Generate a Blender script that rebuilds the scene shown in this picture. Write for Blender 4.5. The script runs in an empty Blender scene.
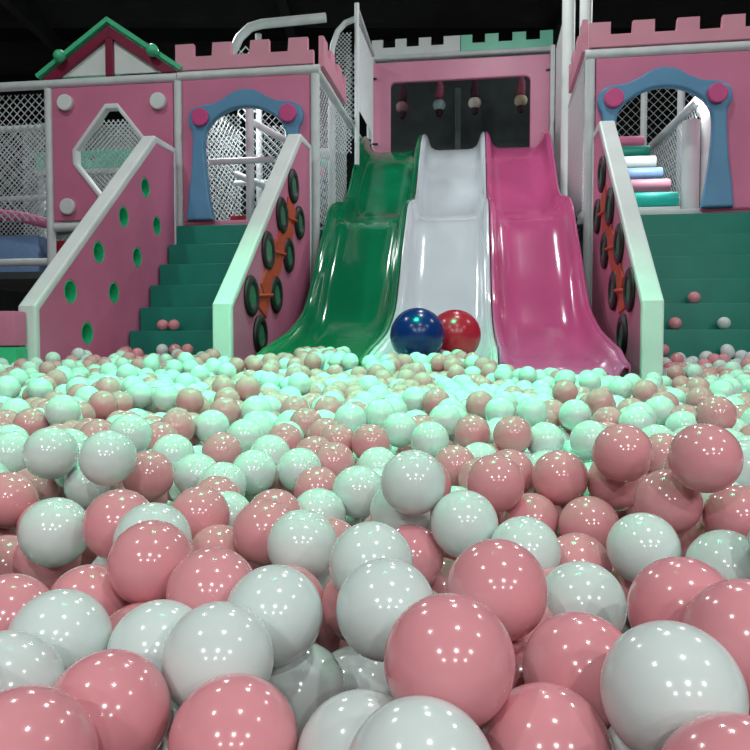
import bpy, bmesh, math, random
import numpy as np
from mathutils import Vector, Matrix
random.seed(7)
S = bpy.context.scene
COL = S.collection
PI = math.pi

# ------------------------------------------------------------------ camera
F_PX, HC = 750.0, 0.40
PITCH = math.atan(33 / 750.0)
cd = bpy.data.cameras.new('camera')
cam = bpy.data.objects.new('camera', cd)
COL.objects.link(cam)
cam.location = (0, 0, HC)
cam.rotation_euler = (PI / 2 - PITCH, 0, 0)
cd.sensor_width = 36.0
cd.lens = 36.0 * F_PX / 750.0
cd.clip_start = 0.02
cd.clip_end = 100
S.camera = cam
# ------------------------------------------------------------------ world, lamps, exposure
w = bpy.data.worlds.new('world')
S.world = w
w.use_nodes = True
w.node_tree.nodes['Background'].inputs[0].default_value = (0.75, 0.9, 1.0, 1)
w.node_tree.nodes['Background'].inputs[1].default_value = 0.14
S.view_settings.view_transform = 'Standard'
S.view_settings.look = 'None'
S.view_settings.exposure = 0.2
S.view_settings.gamma = 1.0
S.view_settings.use_curve_mapping = False


def area(name, loc, power, size, color=(1, 1, 1), rot=(0, 0, 0), spread=PI, size_y=None):
    l = bpy.data.lights.new(name, 'AREA')
    l.energy = power
    l.color = color
    l.shape = 'DISK' if size_y is None else 'RECTANGLE'
    l.size = size
    if size_y:
        l.size_y = size_y
    l.spread = spread
    o = bpy.data.objects.new(name, l)
    COL.objects.link(o)
    o.location = loc
    o.rotation_euler = rot
    return o


LAMP_ROWS = [(-8.5, 150), (-4.5, 112), (-0.35, 27), (3.7, 28), (7.7, 62)]
for y, p in LAMP_ROWS:
    for x in ((-2.4, 4.1) if y > 5 else (-2.4, 0.9, 4.1)):
        area('ceiling_or_fill_lamp', (x, y, 4.3), p, 0.17, (0.97, 1.0, 0.985))
area('ceiling_or_fill_lamp', (0.9, 5.7, 4.3), 24, 0.17, (0.97, 1.0, 0.985))  # extra fill lamp, added to brighten the slides and upper structure
area('green_lamp', (-0.15, 2.0, 4.3), 37, 0.5, (0.03, 1.0, 0.42), (math.radians(9), 0, 0), math.radians(58), 0.28)
# small lamp under the roof of the roller stair and a fill lamp added behind the left arch
area('stair_or_fill_lamp', (2.3, 5.45, 2.33), 7, 0.12, (0.95, 1.0, 1.0), (math.radians(22), 0, 0), math.radians(130))
area('stair_or_fill_lamp', (-1.3, 6.6, 2.85), 16, 0.12, (0.95, 1.0, 1.0))

# ------------------------------------------------------------------ frames of reference
YAW = math.radians(8.5)
EU = Vector((math.cos(YAW), -math.sin(YAW), 0))
EW = Vector((math.sin(YAW), math.cos(YAW), 0))
P0 = Vector((-0.4401, 5.6, 0))


def L(u, w_, z):
    return P0 + EU * u + EW * w_ + Vector((0, 0, z))


# ------------------------------------------------------------------ materials
def mat(name, col, rough=0.5, spec=0.5, var=0.06, scale=6.0, coat=0.0, bump=0.0, sss=0.0, metal=0.0, dark=None):
    m = bpy.data.materials.new(name)
    m.use_nodes = True
    nt = m.node_tree
    b = nt.nodes['Principled BSDF']
    b.inputs['Roughness'].default_value = rough
    b.inputs['Specular IOR Level'].default_value = spec
    b.inputs['Metallic'].default_value = metal
    b.inputs['Coat Weight'].default_value = coat
    b.inputs['Coat Roughness'].default_value = 0.06
    if sss:
        b.inputs['Subsurface Weight'].default_value = sss
        b.inputs['Subsurface Radius'].default_value = (0.02, 0.012, 0.012)
        b.inputs['Subsurface Scale'].default_value = 1.0
    tc = nt.nodes.new('ShaderNodeTexCoord')
    n = nt.nodes.new('ShaderNodeTexNoise')
    n.inputs['Scale'].default_value = scale
    n.inputs['Detail'].default_value = 4
    nt.links.new(tc.outputs['Object'], n.inputs['Vector'])
    r = nt.nodes.new('ShaderNodeValToRGB')
    c = Vector(col)
    d = Vector(dark) if dark else c * (1 - 2 * var)
    r.color_ramp.elements[0].position = 0.3
    r.color_ramp.elements[1].position = 0.7
    r.color_ramp.elements[0].color = (*d, 1)
    r.color_ramp.elements[1].color = (*[min(1, x * (1 + var)) for x in c], 1)
    nt.links.new(n.outputs['Fac'], r.inputs['Fac'])
    nt.links.new(r.outputs['Color'], b.inputs['Base Color'])
    if bump:
        n2 = nt.nodes.new('ShaderNodeTexNoise')
        n2.inputs['Scale'].default_value = 260
        nt.links.new(tc.outputs['Object'], n2.inputs['Vector'])
        bp = nt.nodes.new('ShaderNodeBump')
        bp.inputs['Strength'].default_value = bump
        bp.inputs['Distance'].default_value = 0.002
        nt.links.new(n2.outputs['Fac'], bp.inputs['Height'])
        nt.links.new(bp.outputs['Normal'], b.inputs['Normal'])
    return m


M = dict(
    pink=mat('pink_vinyl', (0.66, 0.20, 0.345), 0.5, 0.3, 0.05, 3, bump=.15),
    pinkpale=mat('pale_pink_vinyl', (0.70, 0.30, 0.40), 0.45, 0.35, 0.04, 3),
    portal=mat('portal_pink_vinyl', (0.72, 0.28, 0.42), 0.35, 0.4, 0.04, 3),
    hot=mat('hot_pink_vinyl', (0.62, 0.07, 0.26), 0.4, 0.4, 0.04, 5),
    white=mat('white_vinyl', (0.76, 0.82, 0.81), 0.42, 0.4, 0.04, 4),
    tube=mat('white_foam_tube', (0.68, 0.73, 0.74), 0.4, 0.4, 0.05, 9),
    veil=mat('lit_white_net_cord', (0.86, 0.90, 0.92), 0.6, 0.3, 0.02, 20),  # paler copy of the net cord, stronger light put into its colour
    net=mat('white_net_cord', (0.66, 0.72, 0.74), 0.6, 0.3, 0.05, 20),
    step=mat('green_step_vinyl', (0.008, 0.22, 0.16), 0.45, 0.35, 0.06, 5),
    green=mat('green_vinyl', (0.05, 0.5, 0.24), 0.4, 0.4, 0.05, 5),
    mint=mat('mint_vinyl', (0.22, 0.72, 0.52), 0.4, 0.4, 0.05, 5),
    teal=mat('turquoise_vinyl', (0.03, 0.68, 0.56), 0.4, 0.4, 0.05, 5),
    blue=mat('blue_vinyl', (0.11, 0.30, 0.50), 0.42, 0.4, 0.05, 5),
    skyblue=mat('sky_blue_vinyl', (0.25, 0.42, 0.72), 0.42, 0.4, 0.05, 5),
    maroon=mat('maroon_board', (0.22, 0.012, 0.05), 0.45, 0.4, 0.06, 5),
    orange=mat('orange_webbing', (0.62, 0.09, 0.045), 0.6, 0.3, 0.08, 30),
    rubber=mat('black_rubber', (0.012, 0.013, 0.014), 0.45, 0.5, 0.1, 12),
    holegreen=mat('bright_green_lining', (0.03, 0.55, 0.25), 0.5, 0.3, 0.05, 8),
    ringgreen=mat('green_ring_backing', (0.035, 0.20, 0.11), 0.5, 0.3, 0.05, 8),
    red=mat('red_vinyl', (0.45, 0.02, 0.04), 0.45, 0.4, 0.06, 5),
    s_green=mat('green_fibreglass', (0.005, 0.19, 0.08), 0.13, 0.5, 0.08, 2.5, coat=0.15),
    s_white=mat('white_fibreglass', (0.64, 0.71, 0.76), 0.14, 0.5, 0.03, 2.5, coat=0.15),
    s_pink=mat('pink_fibreglass', (0.62, 0.11, 0.29), 0.16, 0.5, 0.04, 2.5, coat=0.15),
    xblue=mat('dark_blue_rubber_ball', (0.004, 0.018, 0.13), 0.22, 0.5, 0.06, 4, coat=0.0),
    xred=mat('red_rubber_ball', (0.52, 0.012, 0.035), 0.25, 0.5, 0.05, 4, coat=0.0),
    bpink=mat('pink_ball_plastic', (0.70, 0.29, 0.325), 0.14, 0.5, 0.03, 14, coat=0.0, sss=0.0),
    bwhite=mat('white_ball_plastic', (0.64, 0.72, 0.70), 0.14, 0.5, 0.02, 14, coat=0.0, sss=0.0),
    wallm=mat('dark_wall_paint', (0.035, 0.045, 0.045), 0.8, 0.2, 0.15, 1.2),
    ceilm=mat('dark_ceiling_paint', (0.035, 0.046, 0.045), 0.85, 0.2, 0.2, 0.8),
    beamm=mat('grey_steel_beam', (0.07, 0.08, 0.08), 0.6, 0.3, 0.1, 2),
    floorm=mat('grey_floor_mat', (0.25, 0.20, 0.20), 0.7, 0.3, 0.1, 3),
    shade_sheet=mat('dark_grey_shade_sheet', (0.055, 0.07, 0.07), 0.8, 0.2, 0.2, 2),  # the dark room's shade, put into the sheet's colour
    roofgreen=mat('roof_green_vinyl', (0.07, 0.55, 0.28), 0.4, 0.4, 0.05, 5),
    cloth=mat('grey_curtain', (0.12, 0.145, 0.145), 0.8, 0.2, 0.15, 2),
    hat=mat('dusty_pink_felt', (0.30, 0.08, 0.13), 0.8, 0.2, 0.1, 20),
    face=mat('off_white_plush', (0.75, 0.75, 0.68), 0.8, 0.2, 0.05, 20),
    faceb=mat('pale_aqua_plush', (0.45, 0.68, 0.70), 0.8, 0.2, 0.05, 20),
    faced=mat('cream_plush', (0.62, 0.55, 0.38), 0.8, 0.2, 0.05, 20),
    facep=mat('rose_plush', (0.40, 0.22, 0.24), 0.8, 0.2, 0.05, 20),
    body=mat('dark_plum_felt', (0.06, 0.025, 0.04), 0.8, 0.2, 0.1, 20),
)


# ------------------------------------------------------------------ mesh helpers (local axes: x = along the facade, y = depth, z = up)
def link(name, me, m, parent=None, smooth=False, loc=(0, 0, 0)):
    if m:
        me.materials.append(M[m] if isinstance(m, str) else m)
    if smooth:
        for p in me.polygons:
            p.use_smooth = True
    o = bpy.data.objects.new(name, me)
    COL.objects.link(o)
    if parent:
        o.parent = parent
    o.location = loc
    return o


def tag(o, label=None, cat=None, group=None, kind=None):
    if label: o['label'] = label
    if cat: o['category'] = cat
    if group: o['group'] = group
    if kind: o['kind'] = kind
    return o


def thing(name, u, w_, z, label, cat, group=None):
    o = bpy.data.objects.new(name, None)
    o.empty_display_size = 0.1
    COL.objects.link(o)
    o.location = L(u, w_, z)
    o.rotation_euler = (0, 0, -YAW)
    return tag(o, label, cat, group)


def at_local(o, u, w_, z):
    o.location = L(u, w_, z)
    o.rotation_euler = (0, 0, -YAW)
    return o


def finish(bm, bevel=0.0, seg=2):
    if bevel:
        es = [e for e in bm.edges if e.is_manifold and e.calc_face_angle(0) > 0.5]
        bmesh.ops.bevel(bm, geom=es, offset=bevel, segments=seg, affect='EDGES', profile=0.6, clamp_overlap=True)
    bmesh.ops.recalc_face_normals(bm, faces=bm.faces)
    me = bpy.data.meshes.new('m')
    bm.to_mesh(me)
    bm.free()
    return me


def bm_box(x0, x1, y0, y1, z0, z1, bm=None):
    bm = bm or bmesh.new()
    r = bmesh.ops.create_cube(bm, size=1)
    for v in r['verts']:
        v.co = Vector((x0 + (v.co.x + .5) * (x1 - x0), y0 + (v.co.y + .5) * (y1 - y0), z0 + (v.co.z + .5) * (z1 - z0)))
    return bm


def smooth_auto(me, ang=0.6):
    bm = bmesh.new()
    bm.from_mesh(me)
    for f in bm.faces: f.smooth = True
    for e in bm.edges:
        if not e.is_manifold or e.calc_face_angle(0) > ang:
            e.smooth = False
    bm.to_mesh(me)
    bm.free()
    return me


def box(name, x0, x1, y0, y1, z0, z1, m, parent=None, bevel=0.012):
    return link(name, smooth_auto(finish(bm_box(x0, x1, y0, y1, z0, z1), bevel)), m, parent)


def bm_tube(pts, r, n=12, bm=None, caps=True, closed=False):
    bm = bm or bmesh.new()
    P = [Vector(p) for p in pts]
    rings = []
    prev = None
    k = len(P)
    for i, p in enumerate(P):
        if closed:
            t = (P[(i + 1) % k] - P[i - 1]).normalized()
        else:
            t = (P[min(i + 1, k - 1)] - P[max(i - 1, 0)]).normalized()
        if prev is None:
            a = Vector((0, 0, 1)) if abs(t.z) < .9 else Vector((1, 0, 0))
            nrm = t.cross(a).normalized()
        else:
            nrm = (prev - t * prev.dot(t)).normalized()
        prev = nrm
        b = t.cross(nrm)
        rr = r[i] if hasattr(r, '__len__') else r
        rings.append([bm.verts.new(p + (nrm * math.cos(2 * PI * j / n) + b * math.sin(2 * PI * j / n)) * rr) for j in range(n)])
    for i in range(k if closed else k - 1):
        A, B = rings[i], rings[(i + 1) % k]
        for j in range(n):
            bm.faces.new((A[j], A[(j + 1) % n], B[(j + 1) % n], B[j]))
    if caps and not closed:
        bm.faces.new(rings[0][::-1])
        bm.faces.new(rings[-1])
    return bm


def tube(name, pts, r, m, parent=None, n=14):
    return link(name, smooth_auto(finish(bm_tube(pts, r, n))), m, parent)


def bm_sphere(r, seg=24, rings=14, c=(0, 0, 0), sc=(1, 1, 1), bm=None):
    bm = bm or bmesh.new()
    res = bmesh.ops.create_uvsphere(bm, u_segments=seg, v_segments=rings, radius=r)
    for v in res['verts']:
        v.co = Vector((v.co.x * sc[0] + c[0], v.co.y * sc[1] + c[1], v.co.z * sc[2] + c[2]))
    return bm


def smooth_poly(pts, n=6):
    """closed Catmull-Rom"""
    out = []
    k = len(pts)
    for i in range(k):
        p0, p1, p2, p3 = [Vector((*pts[(i + d) % k], 0)) for d in (-1, 0, 1, 2)]
        for j in range(n):
            t = j / n
            q = 0.5 * ((2 * p1) + (-p0 + p2) * t + (2 * p0 - 5 * p1 + 4 * p2 - p3) * t * t + (-p0 + 3 * p1 - 3 * p2 + p3) * t ** 3)
            out.append((q.x, q.y))
    return out


def catmull(pts, n=8):
    out = []
    k = len(pts)
    P = [Vector(p) for p in pts]
    for i in range(k - 1):
        p0, p1, p2, p3 = P[max(i - 1, 0)], P[i], P[i + 1], P[min(i + 2, k - 1)]
        for j in range(n):
            t = j / n
            out.append(0.5 * ((2 * p1) + (-p0 + p2) * t + (2 * p0 - 5 * p1 + 4 * p2 - p3) * t * t + (-p0 + 3 * p1 - 3 * p2 + p3) * t ** 3))
    out.append(P[-1])
    return out


def plate_mesh(loops, thick, bevel=0.006, plane='xz', centre=0.0):
    """outline loops (first outer, rest holes) filled and extruded to a slab.  plane xz: normal along y; plane yz: normal along x"""
    cu = bpy.data.curves.new('c', 'CURVE')
    cu.dimensions = '2D'
    cu.fill_mode = 'BOTH'
    cu.extrude = max(thick / 2 - bevel, 1e-4)
    cu.bevel_depth = bevel
    cu.bevel_resolution = 1
    cu.offset = -bevel
    for lp in loops:
        sp = cu.splines.new('POLY')
        sp.points.add(len(lp) - 1)
        for p, q in zip(sp.points, lp):
            p.co = (q[0], q[1], 0, 1)
        sp.use_cyclic_u = True
    o = bpy.data.objects.new('tmp', cu)
    COL.objects.link(o)
    dg = bpy.context.evaluated_depsgraph_get()
    me = bpy.data.meshes.new_from_object(o.evaluated_get(dg))
    bpy.data.objects.remove(o)
    bpy.data.curves.remove(cu)
    for v in me.vertices:
        x, y, z = v.co
        v.co = (x, centre - z, y) if plane == 'xz' else (centre + z, x, y)
    me.materials.clear()
    bm = bmesh.new()
    bm.from_mesh(me)
    bmesh.ops.remove_doubles(bm, verts=bm.verts, dist=1e-5)
    bmesh.ops.recalc_face_normals(bm, faces=bm.faces)
    bm.to_mesh(me)
    bm.free()
    return smooth_auto(me, 0.3)


def plate(name, loops, thick, m, parent=None, bevel=0.006, plane='xz', centre=0.0):
    return link(name, plate_mesh(loops, thick, bevel, plane, centre), m, parent)


def circle(cx, cz, r, n=28):
    return [(cx + r * math.cos(2 * PI * i / n), cz + r * math.sin(2 * PI * i / n)) for i in range(n)]


def disc(name, cx, cz, r, y0, thick, m, parent):
    """round padded button on a panel facing -y"""
    return plate(name, [circle(cx, cz, r)], thick, m, parent, bevel=min(.008, thick * .4), centre=y0 - thick / 2)


def net_mesh(a, b, h0, h1, cell=0.06, r=0.0028, z0fn=None):
    """diamond net in the vertical plane from point a to point b (x,y), heights h0..h1"""
    bm = bmesh.new()
    A, B = Vector((a[0], a[1], 0)), Vector((b[0], b[1], 0))
    Lh = (B - A).length
    d = (B - A) / Lh
    H = h1 - h0
    def P(s, t): return A + d * s + Vector((0, 0, h0 + t))
    for sg in (1, -1):
        c = -H if sg == 1 else 0
        end = Lh if sg == 1 else Lh + H
        while c < end:
            # line s = c + sg*t
            t0, t1 = 0.0, H
            if sg == 1:
                t0, t1 = max(0, -c), min(H, Lh - c)
            else:
                t0, t1 = max(0, c - Lh), min(H, c)
            if t1 - t0 > .01:
                bm_tube([P(c + sg * t0, t0), P(c + sg * t1, t1)], r, 3, bm, caps=False)
            c += cell * 1.414
    return finish(bm)


def net(a, b, h0, h1, label, cell=0.06, r=0.0028, group='white safety nets'):
    o = link('safety_net', net_mesh(a, b, h0, h1, cell, r), 'veil' if label.startswith('dense') else 'net')
    at_local(o, 0, 0, 0)
    return tag(o, label, 'net', group)


# ------------------------------------------------------------------ the room
def struct(name, bm_or_obj, m=None):
    me = finish(bm_or_obj)
    o = link(name, me, m)
    return tag(o, kind='structure')


struct('floor', bm_box(-8, 8, -11, 13, -0.1, 0), 'floorm')
struct('ceiling', bm_box(-8, 8, -11, 13, 5.2, 5.3), 'ceilm')
struct('wall_back', bm_box(-8, 8, 13, 13.1, 0, 5.2), 'wallm')
struct('wall_front', bm_box(-8, 8, -11.1, -11, 0, 5.2), 'wallm')
struct('wall_left', bm_box(-8.1, -8, -11, 13, 0, 5.2), 'wallm')
struct('wall_right', bm_box(8, 8.1, -11, 13, 0, 5.2), 'wallm')
for i, yy in enumerate((8.6, 10.4, 12.2)):
    struct('trim_%d' % (i + 1), bm_box(-8, 8, yy, yy + .2, 4.75, 5.2), 'beamm')
for i, xx in enumerate((-4.6, -1.2, 2.4, 5.6)):
    struct('trim_%d' % (i + 4), bm_box(xx, xx + .12, 7.4, 13, 4.55, 4.74), 'beamm')

# ------------------------------------------------------------------ slides
RIM = [(2.20, 2.46), (1.95, 2.42), (1.62, 2.28), (1.27, 1.98), (0.98, 1.70), (0.70, 1.555), (0.38, 1.49), (0.10, 1.40), (-.13, 1.21),
       (-.36, 1.00), (-.58, .775), (-.80, .60), (-1.19, .465), (-1.65, .39), (-1.90, .36), (-2.20, .30)]
FLO = [(2.20, 2.30), (1.95, 2.27), (1.62, 2.10), (1.27, 1.80), (0.98, 1.53), (0.70, 1.40), (0.38, 1.355), (0.10, 1.26), (-.13, 1.06),
       (-.36, .84), (-.58, .61), (-.80, .455), (-1.19, .335), (-1.65, .292), (-1.90, .272), (-2.20, .20)]
rimc = catmull([(0, a, b) for a, b in RIM], 6)
floc = catmull([(0, a, b) for a, b in FLO], 6)


def shear(w_):
    return -.09 * max(0.0, min(1.0, (w_ + 1.9) / 4.0))


def slide(name, u0, u1, m, label, parts=True, flare0=0.0, flare1=0.0):
    t = thing('slide', (u0 + u1) / 2, -2.2, 0, label, 'slide', 'wavy fibreglass slides')
    cx, cy = (u0 + u1) / 2, -2.2
    h = (u1 - u0) / 2
    bm = bmesh.new()
    rows = []
    lip = 0.026
    for R, Fl in zip(rimc, floc):
        ww = R.y
        k = max(0.0, min(1.0, (-0.9 - ww) / 1.2))          # the mouth spreads a little
        fl0, fl1 = flare0 * k * k, flare1 * k * k
        prof = []
        hl, hr = h + fl0, h + fl1
        pts = [(-hl, -.05), (-hl, -.004), (-hl + .008, 0.0), (-hl + lip, 0.0), (-hl + lip + .012, -.012), (-hl + lip + .028, -.45), (-hl + lip + .05, -.78),
               (-hl + lip + .085, -.95), (-hl + lip + .13, -1.0)]
        right = [(-x if False else x, y) for x, y in pts]
        for x, y in pts:
            prof.append((x, y))
        n = 6
        xa, xb = -hl + lip + .13, hr - lip - .13
        for j in range(1, n):
            prof.append((xa + (xb - xa) * j / n, -1.0))
        for x, y in reversed(pts):
            prof.append((-x - hl + hr, y))
        d = R.z - Fl.z
        row = []
        for x, y in prof:
            z = R.z + (y * d if y < -.06 or y == -1.0 else (y if y > -.02 else -.05))
            row.append(bm.verts.new((x + shear(ww), ww - cy, z)))
        rows.append(row)
    for a, b in zip(rows, rows[1:]):
        for j in range(len(a) - 1):
            bm.faces.new((a[j], a[j + 1], b[j + 1], b[j]))
    me = finish(bm)
    ch = link('chute', me, m, t, True)
    md = ch.modifiers.new('thick', 'SOLIDIFY')
    md.thickness = 0.008
    md.offset = -1
    # rolled lips along both sides and the crest bar at the hump
    for s in (-1, 1):
        pts = []
        for R in rimc:
            k = max(0.0, min(1.0, (-0.9 - R.y) / 1.2))
            x = s * (h - .013) + (-flare0 * k * k if s < 0 else flare1 * k * k)
            pts.append((x + shear(R.y), R.y - cy, R.z + .001))
        link('side_rail', smooth_auto(finish(bm_tube(pts, 0.0125, 10))), m, t)
    return t


slide('slide', 0.125, 0.712, 's_green', 'glossy dark green wavy slide beside the white slide', flare0=-.06)
slide('slide', 0.718, 1.312, 's_white', 'glossy white wavy slide between the green and pink slides')
slide('slide', 1.318, 1.905, 's_pink', 'glossy pink wavy slide beside the white slide', flare1=-.045)


# ------------------------------------------------------------------ stair side walls
def side_wall(u_face, face_dir, wn, wf, wp, zn, zp, thick, label):
    """padded wall: pink faces, white padding round the edge; its decorated face at u_face looks along face_dir"""
    uc = u_face - face_dir * thick / 2
    t = thing('stair_side_wall', uc, wn, 0, label, 'padded wall', 'padded stair side walls')
    y = lambda w_: w_ - wn
    e = .045
    outer = [(0, 0), (0, zn), (y(wp), zp), (y(wf), zp), (y(wf), 0)]
    inn = [(e, -.01), (e, zn - .02), (y(wp) + .02, zp - e - .008), (y(wf) - e, zp - e), (y(wf) - e, -.01)]
    # white edge strip is wider than the pink core, like a sewn cap
    ring = outer + inn[::-1]
    plate('edge_padding', [ring], thick, 'white', t, bevel=.012, plane='yz')
    core = [(e - .004, 0), (e - .004, zn - .02), (y(wp) + .02, zp - e - .004), (y(wf) - e + .004, zp - e + .004), (y(wf) - e + .004, 0)]
    return t, core, y


# left wall with oval climbing holes
W1, W2, W3 = -1.028, 0.0, 1.965
TH = 0.10
HOLES1 = [(-0.621, 1.446), (-0.937, 1.198), (-0.448, 1.216), (-1.255, 0.936), (-0.756, 0.961), (-1.572, 0.681), (-1.078, 0.706), (-1.401, 0.451)]
RINGS2 = [(-0.649, 1.418), (-0.929, 1.183), (-0.49, 1.206), (-1.23, 0.93), (-0.773, 0.955), (-1.549, 0.648), (-1.067, 0.685), (-1.395, 0.441)]
RINGS3 = [(-0.60, 1.44), (-0.92, 1.183), (-0.42, 1.21), (-1.25, 0.927), (-0.745, 0.954), (-1.575, 0.66), (-1.085, 0.688), (-1.392, 0.438)]

t, core, y1 = side_wall(W1, 1, -1.92, -.11, -.47, .585, 1.835, TH, 'pink stair wall with green oval holes and mint-white sloping top edge')
hl = [[(y1(a) + .066 * math.cos(2 * PI * i / 24), b + .066 * math.sin(2 * PI * i / 24)) for i in range(24)] for a, b in HOLES1]
plate('panel', [core] + hl, TH - .012, 'pink', t, bevel=.004, plane='yz')
for a, b in HOLES1:
    lining = [(y1(a) + .0656 * math.cos(2 * PI * i / 24), b + .0656 * math.sin(2 * PI * i / 24)) for i in range(24)]
    inner = [(y1(a) + .054 * math.cos(2 * PI * i / 24), b + .054 * math.sin(2 * PI * i / 24)) for i in range(24)]
    hp = plate('climbing_hole', [lining, inner], TH - .016, 'holegreen', t, bevel=.003, plane='yz')
    bk = plate('hole_backing', [inner], .012, 'holegreen', hp, bevel=.002, plane='yz', centre=-.038)


def torus_bm(R, r, cy, cz, x, n=28, k=12):
    pts = [(x, cy + R * math.cos(2 * PI * i / n), cz + R * math.sin(2 * PI * i / n)) for i in range(n)]
    return bm_tube(pts, r, k, closed=True)


def ring_mesh(cy, cz, xf, fd):
    me = smooth_auto(finish(torus_bm(.086, .027, cy, cz, 0)), 3)
    for v in me.vertices:
        v.co.x = xf + fd * .008 + v.co.x * .62
    return me


def ring_wall(uf, fd, rings, label, strap_pts):
    t, core, yy = side_wall(uf, fd, -1.875, -.11, -.42, .59, 1.82, TH, label)
    plate('panel', [core], TH - .012, 'pink', t, bevel=.004, plane='yz')
    xf = fd * (TH / 2 - .006)
    for a, b in rings:
        rg = link('rubber_ring', ring_mesh(yy(a), b, xf, fd), 'rubber', t)
        plate('ring_backing', [circle(yy(a), b, .075)], .012, 'ringgreen', rg, bevel=.003, plane='yz', centre=xf + fd * .007)
    # orange webbing running zigzag between the two columns of rings
    for i in range(len(strap_pts) - 1):
        a, b = [Vector((yy(p[0]), p[1], 0)) for p in (strap_pts[i], strap_pts[i + 1])]
        d = (b - a).normalized()
        n_ = Vector((-d.y, d.x, 0)) * .105
        a2, b2 = a - d * .0, b + d * .0
        q = [a2 - n_, a2 - n_ * 1.0, b2 - n_ * .75, b2 + n_ * .75, a2 + n_]
        q = [a2 - n_, b2 - n_ * .8, b2 + n_ * .8, a2 + n_]
        plate('orange_strap', [[(p.x, p.y) for p in q]], .010, 'orange', t, bevel=.003, plane='yz', centre=xf + fd * .005)
    for j in ((1, 2), (3, 4), (5, 6)):
        a, b = rings[j[0]], rings[j[1]]
        A = Vector((0, yy(a[0]), a[1])); B = Vector((0, yy(b[0]), b[1]))
        d = (B - A).normalized()
        A, B = A + d * .105, B - d * .105
        off = Vector((xf + fd * .014, 0, 0))
        if (B - A).length > .02:
            tube('orange_tie', [A + off, B + off], .010, 'orange', t, 8)
    return t


def strap_from(r):
    mid = lambda i, j: ((r[i][0] + r[j][0]) / 2, (r[i][1] + r[j][1]) / 2)
    m1, m2, m3 = mid(1, 2), mid(3, 4), mid(5, 6)
    return [((r[0][0] + m1[0]) / 2 , r[0][1] - .12), m1, m2, m3, (r[7][0] + .05, r[7][1] + .125)]


ring_wall(W2, 1, RINGS2, 'pink stair wall with black rubber rings beside the green slide', strap_from(RINGS2))
ring_wall(W3, -1, RINGS3, 'pink stair wall with black rubber rings beside the pink slide', strap_from(RINGS3))

# low padded pit wall going on to the left of the holed wall
t = thing('pit_border_pad', -2.1, -1.93, 0, 'low pink and green padded pit border beside the holed stair wall', 'padded wall')
box('pink_pad', -.9, 1.03, -.10, 0, .38, .555, 'pink', t)
box('green_pad', -.9, 1.03, -.10, 0, 0, .376, 'green', t)


# ------------------------------------------------------------------ stairs
STEP_W, STEP_Z, RUN, RISE = -.14, 1.262, .154, .158


def stairs(u0, u1, label):
    t = thing('staircase', (u0 + u1) / 2, 0, 0, label, 'stairs', 'green padded stairs')
    h = (u1 - u0) / 2
    for i in range(8):
        wf, zt = STEP_W - RUN * i, STEP_Z - RISE * i
        box('step', -h, h, wf, -.05 if i == 0 else wf + RUN - .002, 0, zt, 'step', t, .009)
    return t


stairs(W1 + .004, W2 - TH - .004, 'dark green padded stairs between the holed wall and the ringed wall')
stairs(W3 + TH + .004, W3 + TH + 1.0, 'dark green padded stairs under the blue arch with turquoise rollers')

# ------------------------------------------------------------------ platforms behind the facade
for u0, u1, lab in ((-1.06, -0.03, 'raised platform with pink edge atop the stairs of the holed wall'), (2.0, 3.15, 'raised platform with white edge atop the stairs under rollers')):
    t = thing('platform', (u0 + u1) / 2, .08, 1.2, lab, 'platform')
    h = (u1 - u0) / 2
    box('deck', -h, h, -.03, 1.6, .0, .085, 'step', t, .006)
    box('edge_strip', -h, h, -.032, .0, .088, .125, 'pinkpale' if u0 < 0 else 'white', t, .006)
t = thing('platform', .98, 2.25, 2.04, 'upper platform behind the three slides', 'platform')
box('deck', -.95, .95, -.02, 1.6, .0, .15, 'cloth', t, .01)

# ------------------------------------------------------------------ facade posts and tubes
TR = .034


def pole(kind, pts, label, r=TR, m='tube', group='white padded poles', cuff=True):
    a = Vector(pts[0])
    o = link(kind, smooth_auto(finish(bm_tube([Vector(p) - a for p in pts], r, 16))), m)
    at_local(o, *a)
    return tag(o, label, 'pole', group)


pole('padded_tube', [(-3.4, 0, 2.395), (-1.06, 0, 2.395)], 'white horizontal tube under the gabled roof')
pole('padded_tube', [(-1.055, 0, 2.40), (0.035, 0, 2.40)], 'white horizontal tube under the battlement behind the holed wall stairs')
pole('padded_tube', [(1.925, 0, 2.395), (3.6, 0, 2.395)], 'white horizontal tube under the battlement above the roller arch')
pole('padded_post', [(-2.115, 0, 0), (-2.115, 0, 2.358)], 'white post between the net and the diamond window panel')
pole('padded_post', [(-1.058, 0, 0), (-1.058, 0, 2.362)], 'white post between the diamond window panel and the blue arch')
pole('padded_post', [(0.0, 0, 0), (0.0, 0, 2.362)], 'white corner post beside the green slide')
pole('padded_post', [(1.96, 0, 0), (1.96, 0, 2.357)], 'white corner post beside the pink slide')
pole('padded_tube', [(0.0, .04, 2.40), (0.0, 2.06, 2.40)], 'white tube receding from the corner post above the green slide')
pole('padded_tube', [(1.96, .04, 2.395), (1.96, 2.06, 2.395)], 'white tube receding from the corner post above the pink slide')
pole('padded_tube', [(-2.08, 0, 1.295), (-1.12, 0, 1.295)], 'white tube along the bottom of the diamond window panel')

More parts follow.
